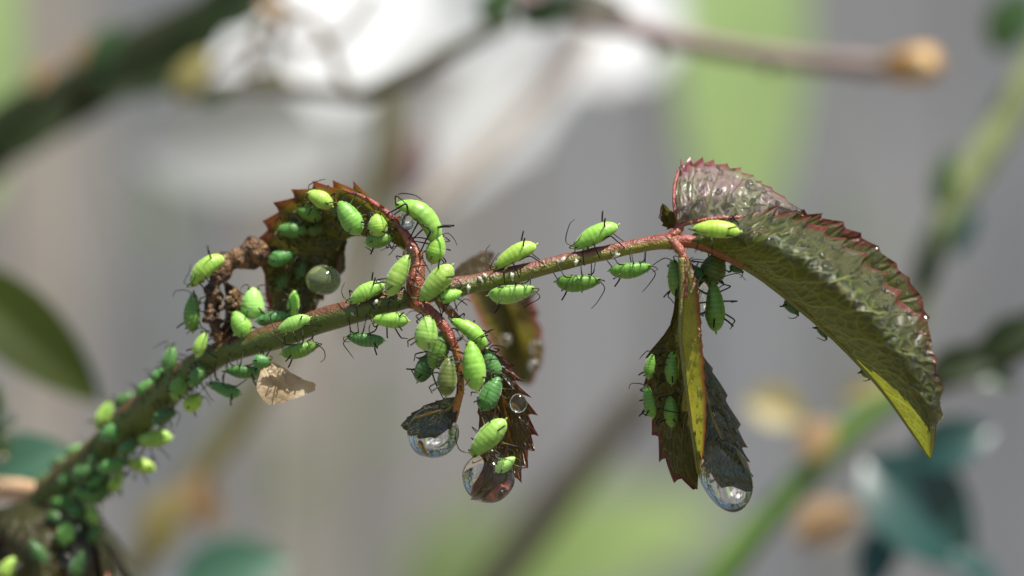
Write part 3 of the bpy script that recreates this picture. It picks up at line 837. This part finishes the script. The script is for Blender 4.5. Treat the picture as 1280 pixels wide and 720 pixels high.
def aphid(c, ax, dors, L, W, tint, label, bend=.25, H=None, seed=0, legs=True, small=False):
    """c centre, ax towards the head, dors dorsal direction (world); L, W in units"""
    rnd = random.Random(seed * 13 + 5)
    x = ax.normalized()
    z = (dors - x * dors.dot(x)).normalized()
    y = z.cross(x)
    Mx = Matrix((x, y, z)).transposed().to_4x4()
    Mx.translation = c
    inv = Mx.inverted()
    H = H or W * .92
    e = empty('aphid', label, 'aphid', APHID_GROUP)
    e.matrix_world = Mx
    V, F, SEG, TL = aphid_body(L, W, bend, H, seed)
    b = mesh_obj('body', V, F, M['aphid'], e, {'seg': SEG, 'tail': TL})
    tc = TINT[tint]
    q = rnd.uniform(.88, 1.12)
    b.color = (tc[0] * q * rnd.uniform(.80, 1.18), tc[1] * q, tc[2] * q * rnd.uniform(.85, 1.15), 1)
    rl = max(.0055, .0175 * L)
    for sd in (-1, 1):
        # eyes
        p = bend_pt(Vector((.44 * L, sd * W * .20, H * .10)), L, bend) if abs(bend) > 1e-3 else Vector((.44 * L, sd * W * .20, H * .1))
        ey = lump('eye', p, W * .055, M['eye'], e, amp=0, nu=8, nv=6)
        # cornicles
        p0 = bend_pt(Vector((-.24 * L, sd * W * .26, H * .36)), L, bend or .01)
        d = Vector((-.55 + rnd.uniform(-.25, .35), sd * rnd.uniform(.35, .75), .8)).normalized()
        tube('cornicle', [p0 - d * .03 * L, p0 + d * .11 * L, p0 + d * .24 * L + Vector((-.02 * L, 0, 0))], [rl * 1.25, rl * 1.0, rl * .95], M['limb'], e, seg=7, n=6)
        # antennae
        p0 = bend_pt(Vector((.47 * L, sd * W * .10, H * .05)), L, bend or .01)
        p1 = p0 + Vector((.10, sd * .16, .12)) * L
        p2 = p0 + Vector((-.05 + rnd.uniform(-.1, .2), sd * (.32 + rnd.uniform(0, .12)), .26 + rnd.uniform(-.1, .12))) * L
        p3 = p2 + Vector((-.14, sd * .10, .05 + rnd.uniform(-.05, .08))) * L
        tube('antenna', [p0, p1, p2, p3], [rl * .8, rl * .65, rl * .5, rl * .35], M['limb'], e, seg=6, n=12)
        # legs
        for k, (cx, fx, fy) in enumerate(((.24, .46, .42), (.10, .06, .56), (-.04, -.46, .56))):
            co = bend_pt(Vector((cx * L, sd * W * .22, -H * .30)), L, bend or .01)
            want = Vector((fx * L * rnd.uniform(.8, 1.2), sd * fy * L * rnd.uniform(.75, 1.1), -H * .5 - .10 * L))
            foot = want
            loc, nrm, idx, dist = BVH.find_nearest(Mx @ want)
            if loc is not None and dist < .55 * L:
                foot = inv @ loc
            v = foot - co
            if v.length > .85 * L:
                foot = co + v * (.85 * L / v.length)
            if v.length < .3 * L:
                foot = co + Vector((fx * .5, sd * fy * .6, -.2)) * L
            mid = (co + foot) * .5
            knee = mid + Vector(((fx - cx) * .10, sd * .16, .20 + rnd.uniform(-.03, .06))) * L
            ank = foot + (knee - foot) * .12 + Vector((0, 0, .02 * L))
            # two straight segments joined at the knee
            pts = [co, co.lerp(knee, .5) + Vector((0, 0, .02 * L)), knee, knee.lerp(ank, .5), ank, foot]
            tube('leg', pts, [rl * 1.1, rl * 1.0, rl * .85, rl * .7, rl * .6, rl * .55], M['limb'], e, seg=6, n=14)
    # tail
    p0 = bend_pt(Vector((-.47 * L, 0, 0)), L, bend or .01)
    tube('cauda', [p0 + Vector((.03, 0, 0)) * L, p0 + Vector((-.05, 0, .02)) * L, p0 + Vector((-.085, 0, .035)) * L], [.030 * L, .022 * L, .008 * L], M['aphid'], e, seg=8, n=6).color = b.color
    return e

UPV, DNV, CAMV = Vector((0, 0, 1)), Vector((0, 0, -1)), Vector((0, -1, 0))
def put(px, py, L, W, ang, mode, tint, label, bend=.25, dy=None, ddir=None, lift=.38, yaw=0.0):
    """mode: 'h' on whatever surface lies under the pixel, facing out of it; 'u' standing on top of the stem;
    'd' hanging below; 's' free: depth dy and dorsal direction ddir given"""
    put.n += 1
    if dy is not None:
        dy = deep(px, dy)
    a = math.radians(ang)
    ax = Vector((math.cos(a), yaw, math.sin(a)))
    if mode == 'h':
        loc, nrm = hit(px, py)
        if loc is None:
            loc, nrm = P(px, py, dy or 0), CAMV
        dors = (nrm * .6 + CAMV * .6 + Vector((0, 0, .15))).normalized()
        ds = loc.y
        w = W * S(ds)
        d = (CAMP - loc).normalized()
        c = loc + d * w * lift * 1.1
        ax = ax - nrm * ax.dot(nrm) * .6
    else:
        if dy is None:
            loc, nrm, i, dist = BVH.find_nearest(P(px, py, .2 if px > 420 else (.6 if px > 230 else 1.5)))
            dy = loc.y - .02
        c = P(px, py, dy)
        dors = {'u': UPV + CAMV * .35, 'd': DNV + CAMV * .45, 's': None}[mode]
        if dors is None:
            dors = Vector(ddir)
        elif ddir:
            dors = dors + Vector(ddir)
    s = S(c.y) * random.uniform(.95, 1.07)
    return aphid(c, ax, dors, L * s, W * s * random.uniform(.88, 1.08), tint, label, bend=bend, seed=put.n)
put.n = 0

def aphids():
    # along the outer stem
    put(643, 319, 62, 29, 209, 'u', 'L', 'lime aphid standing on top of the stem, midway between the node and the fork', .45, dy=-.02)
    put(744, 295, 62, 29, 207, 'u', 'L', 'lime aphid standing on top of the stem, closest below the fork', .3, dy=-.02)
    put(640, 366, 56, 25, 8, 'd', 'l', 'pale ridged aphid hanging under the stem, first beyond the node', .35, dy=-.05)
    put(723, 353, 54, 25, 2, 'd', 'G', 'green aphid hanging under the stem, second beyond the node', .5, dy=0)
    put(788, 337, 54, 24, 6, 'd', 'G', 'green aphid hanging under the stem, last before the fork', .4, dy=-.02)
    put(895, 287, 58, 26, 176, 's', 'L', 'plump bright lime aphid tucked under the fan shaped leaflet', .25, dy=-.36, ddir=(.0, -.6, .8))
    put(846, 349, 48, 24, 100, 's', 'G', 'green aphid half hidden behind the hanging red stalk', .2, dy=.08, ddir=(-.8, -.5, .1))
    put(893, 383, 60, 25, 94, 's', 'G', 'long green aphid clinging upright behind the yellow green leaf strip', .2, dy=.0, ddir=(.5, -.85, .0))
    put(892, 336, 46, 34, 70, 's', 'O', 'dull olive aphid wedged below the stalk of the large leaf', .3, dy=.12, ddir=(.3, -.9, .2))
    put(872, 345, 34, 20, 130, 's', 'D', 'shade tinted dark green aphid squeezed between the hanging stalk and an olive aphid', .3, dy=.1, ddir=(.3, -.9, .2))
    # on the shaded hanging leaf
    put(840, 460, 44, 21, 84, 'h', 'G', 'upper of two green aphids flat on the shaded hanging leaf', .15)
    put(839, 514, 42, 20, 92, 'h', 'G', 'lower of two green aphids flat on the shaded hanging leaf', .15)
    put(813, 458, 34, 16, 80, 's', 'G', 'upper of two aphids on the outer rim of the shaded hanging leaf', .25, dy=.05, ddir=(-.9, -.45, .1))
    put(812, 502, 44, 19, 100, 's', 'G', 'lower of two aphids on the outer rim of the shaded hanging leaf', .25, dy=.05, ddir=(-.9, -.45, .1))
    # around the node
    put(529, 271, 80, 34, 135, 's', 'L', 'big strongly arched bright lime aphid above the node', 1.75, dy=.0, ddir=(.75, -.15, .65))
    put(545, 311, 38, 25, 75, 's', 'L', 'short lime aphid just beneath the big arched one', .3, dy=.0, ddir=(.5, -.8, .3))
    put(498, 344, 60, 26, 64, 's', 'l', 'pale ridged aphid climbing the red stalk above the stem', .2, dy=-.14, ddir=(-.55, -.75, .35))
    put(545, 354, 60, 30, 228, 's', 'l', 'plump pale green aphid straddling the node on the stem', .2, dy=-.24, ddir=(.1, -.9, .45))
    put(563, 370, 32, 18, 20, 's', 'L', 'small smooth lime aphid on the stem beside the plump one', .2, dy=-.2, ddir=(0, -.8, .6))
    put(458, 366, 48, 23, 207, 'u', 'l', 'green aphid standing on the stem before the node, head lowered', .4, dy=-.02)
    put(488, 400, 44, 19, 178, 's', 'l', 'pale aphid flat against the side of the stem before the node', .2, dy=-.12, ddir=(0, -.9, -.1))
    put(457, 424, 50, 23, 174, 'd', 'T', 'shade tinted bluish green aphid hanging under the stem before the node', .3, dy=.02)
    put(367, 405, 44, 20, 202, 's', 'l', 'striped lime aphid on the stem above the dry bract', .25, dy=.05, ddir=(0, -.5, .8))
    put(375, 437, 50, 22, 15, 'd', 'G', 'green aphid hanging under the stem beside the dry bract', .3, dy=.15)
    # on the orange stalk and dark leaf
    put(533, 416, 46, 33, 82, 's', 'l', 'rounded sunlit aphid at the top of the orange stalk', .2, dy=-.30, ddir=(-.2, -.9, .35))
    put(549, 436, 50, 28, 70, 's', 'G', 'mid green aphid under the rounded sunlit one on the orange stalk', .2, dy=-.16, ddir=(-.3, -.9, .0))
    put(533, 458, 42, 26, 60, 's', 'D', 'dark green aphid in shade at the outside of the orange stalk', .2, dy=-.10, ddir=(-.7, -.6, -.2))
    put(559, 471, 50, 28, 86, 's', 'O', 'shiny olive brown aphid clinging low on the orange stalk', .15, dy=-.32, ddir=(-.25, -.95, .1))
    put(588, 414, 58, 24, 141, 's', 'L', 'arched yellow green aphid on the stalk of the dark hanging leaf', .9, dy=-.1, ddir=(.6, -.45, .6))
    put(592, 457, 64, 30, 97, 's', 'L', 'large bright lime aphid stretched upright beside the orange stalk', .25, dy=-.30, ddir=(.15, -.95, .3))
    put(613, 492, 46, 27, 62, 'h', 'T', 'shaded blue green aphid on the dark hanging leaf, above the pale ridged one', .2)
    put(614, 456, 40, 24, 110, 'h', 'T', 'shaded blue green aphid at the top of the dark hanging leaf', .2)
    put(610, 547, 62, 32, 226, 's', 'l', 'large pale ridged aphid above the lowest water drop', .2, dy=-.22, ddir=(-.25, -.85, .35))
    put(631, 581, 32, 16, 36, 's', 'P', 'small pale young aphid beside the lowest water drop', .2, dy=-.18, ddir=(0, -.9, .3))
    # arched leaflet
    put(400, 249, 36, 24, 150, 's', 'L', 'bright aphid at the crown of the arched leaflet', .2, dy=.22, ddir=(-.1, -.7, .7))
    put(437, 272, 46, 25, 122, 's', 'l', 'long green aphid in the middle of the arched leaflet', .2, dy=.12, ddir=(-.1, -.8, .5))
    put(472, 282, 30, 24, 95, 's', 'L', 'short rounded aphid under the red rim of the arched leaflet', .2, dy=.02, ddir=(-.1, -.8, .5))
    put(474, 300, 38, 22, 10, 's', 'G', 'dark green aphid hanging from the inner edge of the arched leaflet', .2, dy=.05, ddir=(0, -.7, -.6))
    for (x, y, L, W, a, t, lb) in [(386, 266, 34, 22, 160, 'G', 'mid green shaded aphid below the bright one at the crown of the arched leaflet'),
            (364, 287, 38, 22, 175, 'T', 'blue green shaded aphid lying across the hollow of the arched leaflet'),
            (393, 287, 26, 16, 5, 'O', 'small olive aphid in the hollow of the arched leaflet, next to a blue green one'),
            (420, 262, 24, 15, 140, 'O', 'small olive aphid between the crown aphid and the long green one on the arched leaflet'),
            (352, 322, 34, 24, 20, 'T', 'shade tinted blue green aphid where the withered curl meets the arched leaflet'),
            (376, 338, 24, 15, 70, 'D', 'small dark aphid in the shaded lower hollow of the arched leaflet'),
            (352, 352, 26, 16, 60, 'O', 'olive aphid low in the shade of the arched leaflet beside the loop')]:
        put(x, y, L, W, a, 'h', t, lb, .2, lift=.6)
    # withered curl
    put(257, 337, 54, 29, 222, 's', 'L', 'lime aphid arched over the top of the withered brown curl', .8, dy=.5, ddir=(-.55, -.3, .7))
    put(241, 391, 46, 21, 88, 's', 'G', 'green aphid upright on the outer side of the withered brown curl', .3, dy=.55, ddir=(-.8, -.5, 0))
    put(251, 431, 34, 20, 70, 's', 'L', 'lime aphid at the foot of the withered brown curl', .2, dy=.5, ddir=(-.5, -.6, .5))
    put(316, 379, 38, 27, 88, 's', 'P', 'pale rounded aphid inside the loop of the withered curl', .2, dy=.5, ddir=(.2, -.7, .6))
    put(301, 406, 36, 24, 118, 's', 'l', 'green aphid with pale tail on the stem inside the loop of the withered curl', .2, dy=.45, ddir=(.2, -.8, .3))
    put(367, 379, 32, 17, 86, 's', 'L', 'slim yellow green aphid above the stem under the arched leaflet', .2, dy=.5, ddir=(.2, -.8, .4))
    put(341, 398, 40, 20, 10, 's', 'T', 'blue green shaded aphid lying along the stem beneath the arched leaflet', .2, dy=.45, ddir=(0, -.8, .5))
    # lower stem
    put(213, 450, 36, 23, 82, 's', 'T', 'shade tinted blue green aphid with bright tail on the stem below the withered curl', .3, dy=.85, ddir=(-.6, -.5, .6))
    put(304, 464, 46, 19, 178, 'd', 'T', 'shade tinted blue green aphid lying under the stem, nearer the dry bract', .25, dy=.45)
    put(281, 486, 44, 20, 160, 'd', 'T', 'shade tinted blue green aphid hanging lowest under the stem beside the dry bract', .25, dy=.6)
    put(241, 503, 28, 23, 45, 's', 'L', 'small lime aphid hanging under the stem near two shaded ones', .2, dy=.85, ddir=(.3, -.6, -.5))
    put(327, 452, 22, 18, 0, 's', 'T', 'tiny shade tinted blue green aphid between the stem and the dry bract', .2, dy=.3, ddir=(0, -.8, -.4))
    put(192, 549, 44, 25, 187, 's', 'L', 'large lime aphid with sunlit rear sticking out from the lower stem', .2, dy=1.2, ddir=(.2, -.6, .7))
    put(176, 582, 36, 21, 165, 's', 'L', 'yellow green aphid with sunlit rear below the large one on the lower stem', .2, dy=1.35, ddir=(.2, -.6, .7))
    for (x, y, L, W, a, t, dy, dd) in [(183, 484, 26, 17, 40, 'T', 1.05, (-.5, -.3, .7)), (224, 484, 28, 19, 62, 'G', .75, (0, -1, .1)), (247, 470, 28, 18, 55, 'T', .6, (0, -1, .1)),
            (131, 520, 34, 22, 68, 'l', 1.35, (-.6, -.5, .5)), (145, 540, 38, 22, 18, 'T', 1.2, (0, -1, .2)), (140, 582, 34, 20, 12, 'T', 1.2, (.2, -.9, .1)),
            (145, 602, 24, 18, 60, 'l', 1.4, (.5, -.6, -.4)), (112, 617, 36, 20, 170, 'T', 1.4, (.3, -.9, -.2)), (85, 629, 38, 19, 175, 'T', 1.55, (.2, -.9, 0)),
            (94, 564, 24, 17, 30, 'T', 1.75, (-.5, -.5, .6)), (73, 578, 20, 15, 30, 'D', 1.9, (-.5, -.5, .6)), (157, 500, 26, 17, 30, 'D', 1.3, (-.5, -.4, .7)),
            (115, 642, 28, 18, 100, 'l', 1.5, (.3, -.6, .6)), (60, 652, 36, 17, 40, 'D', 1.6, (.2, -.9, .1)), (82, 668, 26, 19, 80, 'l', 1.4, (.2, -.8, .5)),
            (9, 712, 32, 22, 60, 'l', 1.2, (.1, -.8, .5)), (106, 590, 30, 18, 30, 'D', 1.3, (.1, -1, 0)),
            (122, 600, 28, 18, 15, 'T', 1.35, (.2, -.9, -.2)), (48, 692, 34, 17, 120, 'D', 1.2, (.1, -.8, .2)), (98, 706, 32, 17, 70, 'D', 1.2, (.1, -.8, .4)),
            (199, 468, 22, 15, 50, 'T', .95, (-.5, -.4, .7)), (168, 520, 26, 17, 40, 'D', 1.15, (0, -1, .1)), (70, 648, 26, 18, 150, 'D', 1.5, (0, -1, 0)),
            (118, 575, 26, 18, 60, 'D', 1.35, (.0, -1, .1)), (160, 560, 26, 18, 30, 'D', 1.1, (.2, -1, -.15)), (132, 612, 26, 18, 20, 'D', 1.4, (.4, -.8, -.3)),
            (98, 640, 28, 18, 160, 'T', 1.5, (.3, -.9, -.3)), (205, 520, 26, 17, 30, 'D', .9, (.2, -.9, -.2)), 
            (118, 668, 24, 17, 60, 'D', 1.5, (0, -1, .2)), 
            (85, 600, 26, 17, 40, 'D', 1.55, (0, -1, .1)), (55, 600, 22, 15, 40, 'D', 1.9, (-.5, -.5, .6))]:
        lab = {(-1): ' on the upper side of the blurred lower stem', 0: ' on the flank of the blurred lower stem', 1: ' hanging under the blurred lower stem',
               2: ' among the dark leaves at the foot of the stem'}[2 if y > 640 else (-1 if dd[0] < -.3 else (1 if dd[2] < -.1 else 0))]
        put(x, y, L * 1.18, W * 1.12, a, 's', t, {'G': 'mid green aphid', 'T': 'shade tinted blue green aphid', 'D': 'shade tinted dark green aphid', 'l': 'bright green aphid', 'L': 'lime aphid', 'P': 'pale aphid'}[t] + lab, .25, dy=dy, ddir=dd)
    # little ones under the midrib of the large leaf
    for (x, y, L, W, a) in [(990, 383, 24, 16, -50), (1028, 413, 22, 14, -60), (1082, 466, 16, 11, -50), (920, 336, 18, 12, -20)]:
        put(x, y, L, W, a, 's', 'D', 'tiny shade tinted dark green aphid peeping from under the midrib of the large leaf', .2, dy=.1, ddir=(-.5, -.2, -.6))
aphids()

# ---------------------------------------------------------------- water
def drop(name, px, py, rx, rz, dy, label, ang=0.0, pear=.25, flat=1.0, group=None):
    dy = deep(px, dy)
    s = S(dy)
    V, F = [], []
    nu, nv = 40, 28
    a = math.radians(ang)
    for i in range(nv + 1):
        ph = math.pi * i / nv
        for j in range(nu):
            th = 2 * math.pi * j / nu
            d = Vector((math.sin(ph) * math.cos(th), math.sin(ph) * math.sin(th), math.cos(ph)))
            k = 1 - pear * max(0, d.z) ** 1.5
            q = 1 + .03 * noise.noise(d * 1.6 + Vector((px, py, 0)))
            v = Vector((d.x * rx * k, d.y * rx * k * flat, d.z * rz)) * s * q
            V.append(Vector((v.x * math.cos(a) - v.z * math.sin(a), v.y, v.x * math.sin(a) + v.z * math.cos(a))))
    for i in range(nv):
        for j in range(nu):
            k = (j + 1) % nu
            F.append((i * nu + j, (i + 1) * nu + j, (i + 1) * nu + k, i * nu + k))
    o = mesh_obj(name, V, F, M['water'] if rx > 12 else M['bead'])
    o.location = P(px, py, dy)
    return tag(o, label, 'water drop', group)

def beads(name, key, n, side, trange, srange, rr, label, flip=1, seed=1):
    """small drops sitting on a leaf, each one a flattened dome; one object since they are a spray"""
    rnd = random.Random(seed)
    V, F = [], []
    nu, nv = 10, 6
    for _ in range(n):
        t, s = rnd.uniform(*trange), rnd.uniform(*srange)
        p, nn = leaf_at(key, t, s, side)
        if nn.dot(CAMP - p) < 0:
            nn = -nn
        r = rnd.uniform(rr[0], rr[1]) * (1 if rnd.random() < .75 else 1.6) * K
        a = nn.orthogonal().normalized(); bb = nn.cross(a)
        base = len(V)
        for i in range(nv + 1):
            ph = math.pi * i / nv
            for j in range(nu):
                th = 2 * math.pi * j / nu
                V.append(p + a * (r * math.sin(ph) * math.cos(th)) + bb * (r * math.sin(ph) * math.sin(th)) + nn * (r * .7 * math.cos(ph) + r * .2))
        for i in range(nv):
            for j in range(nu):
                k = (j + 1) % nu
                F.append((base + i * nu + j, base + (i + 1) * nu + j, base + (i + 1) * nu + k, base + i * nu + k))
    o = mesh_obj(name, V, F, M['bead'])
    return tag(o, label, 'water beads', kind='stuff')

def water():
    drop('water_drop', 541, 541, 33, 32, -.13, 'round clear drop hanging from the small curled leaflet under the orange stalk', pear=.1)
    drop('water_drop', 611, 596, 33, 33, -.12, 'clear drop at the tip of the dark hanging leaf below the pale ridged aphid', ang=-20, pear=.15)
    drop('water_drop', 906, 592, 32, 50, -.04, 'long clear drop at the tip of the wet leaflet behind the yellow green strip', ang=22, pear=.35)
    drop('water_drop', 897, 530, 17, 24, .06, 'flattened drop lying on the dark wet leaflet above the long drop', ang=15, pear=.1)
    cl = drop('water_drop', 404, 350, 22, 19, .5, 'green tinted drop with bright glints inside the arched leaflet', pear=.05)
    cl.data.materials[0] = M['leaf_tint']
    drop('water_drop', 908, 246, 12, 11, .06, 'dark drop in the middle of the fan shaped leaflet', pear=.0, flat=.7)
    drop('water_drop', 937, 240, 9, 13, .08, 'amber drop near the teeth of the fan shaped leaflet', pear=.0, flat=.7)
    drop('water_drop', 648, 504, 11, 12, -.05, 'amber drop on the dark hanging leaf beside the toothed rim', pear=.0, flat=.6)
    drop('water_drop', 880, 374, 10, 22, -.02, 'bluish drop between the yellow green strip and a long green aphid', pear=.3)
    drop('water_drop', 512, 318, 9, 13, -.06, 'clear drop clinging to the red stalk below the big arched aphid', pear=.2)
    drop('water_drop', 509, 275, 10, 13, .02, 'clear drop held under the belly of the big arched aphid', pear=.1)
    for (x, y, r, dy) in [(670, 434, 9, 1.9), (668, 457, 8, 1.9), (632, 425, 8, 1.7), (646, 372, 6, 1.7)]:
        drop('water_drop', x, y, r, r, dy, 'small blurred drop on the olive leaflet behind the node', pear=.1, group='drops on the blurred olive leaflet')
    for (x, y, r) in [(6, 516, 8), (13, 524, 9), (10, 545, 8), (3, 574, 7)]:
        drop('water_drop', x, y, r, r, 3.9, 'small blurred drop on the leaf edge beside the lower stem', pear=.1, group='drops on the blurred leaf edge')
    for (x, y, r, dy) in [(98, 688, 6, 1.3), (82, 700, 10, 1.2), (22, 708, 6, 1.2), (96, 660, 5, 1.3)]:
        drop('water_drop', x, y, r, r, dy, 'small blurred drop among the dark leaves at the foot of the stem', pear=.1, group='drops at the foot of the stem')
    beads('water_beads', 'A', 300, 0, (.12, .93), (.58, .97), (1.4, 3.4), 'fine water beads along the wet margin of the large leaf', seed=3)
    beads('water_beads', 'A', 60, 1, (.25, .9), (.75, .97), (1.4, 3.2), 'fine water beads on the far margin of the large leaf', seed=4)
    beads('water_beads', 'B', 130, 0, (.05, .95), (.1, .97), (1.4, 4.0), 'fine water beads covering the fan shaped leaflet', seed=5)
    beads('water_beads', 'C', 34, 0, (.15, .95), (.3, .95), (1.2, 2.6), 'water beads down the yellow green leaf strip', seed=6)
    beads('water_beads', 'F', 40, 0, (.05, .9), (.3, .95), (1.2, 3.6), 'water beads scattered inside the arched leaflet', seed=7)
    beads('water_beads', 'E', 30, 0, (.2, .9), (.1, .9), (1.2, 3.6), 'water beads on the dark wet leaflet', seed=8)
    beads('water_beads', 'J', 24, 0, (.3, .95), (.2, .95), (1.0, 2.6), 'water beads on the dark reddish hanging leaf', seed=9)
water()

# ---------------------------------------------------------------- fine hairs on the stem, shed skins
def hairs():
    rnd = random.Random(5)
    V, F = [], []
    for o in shoot.children:
        if o.name.split('.')[0] not in ('stem', 'leaf_stalk'):
            continue
        me = o.data
        vs = [v for v in me.vertices if v.co.x > P(330, 0).x]
        for v in rnd.sample(vs, min(len(vs), 260 if o.name == 'stem' else 60)):
            n = (v.normal + Vector((rnd.uniform(-.5, .5), rnd.uniform(-.5, .5), rnd.uniform(-.5, .5)))).normalized()
            h, w = rnd.uniform(.012, .03), .0022
            a = n.orthogonal().normalized(); b = n.cross(a)
            q = len(V)
            c = v.co
            V += [c + a * w, c - a * w * .5 + b * w * .87, c - a * w * .5 - b * w * .87, c + n * h]
            F += [(q, q + 1, q + 3), (q + 1, q + 2, q + 3), (q + 2, q, q + 3)]
    o = mesh_obj('gland_hairs', V, F, M['gland'], shoot)
    o['kind'] = 'stuff'
hairs()
M['skin'] = plain('shed_skin', (.75, .76, .66), .6, (.6, .6, .45), 20.0, tw=.4, tcol=(.8, .8, .7))
for i, (x, y) in enumerate([(676, 322), (703, 326), (600, 349), (585, 360), (770, 318), (640, 345), (441, 392), (470, 379), (527, 402), (560, 384), (606, 345), (720, 327)]):
    loc, nrm = hit(x, y)
    if loc is None:
        continue
    o = lump('shed_skin', Vector((0, 0, 0)), random.uniform(.012, .022), M['skin'], None, (1.6, .7, .8), 1.2, 2.2 + i * .1, 10, 7)
    o.location = loc + nrm * .008
    o.rotation_euler = (random.uniform(0, 3), random.uniform(0, 3), random.uniform(0, 3))
    tag(o, 'tiny crumpled white shed aphid skin stuck to the stem', 'shed skin', 'white shed skins on the stem')
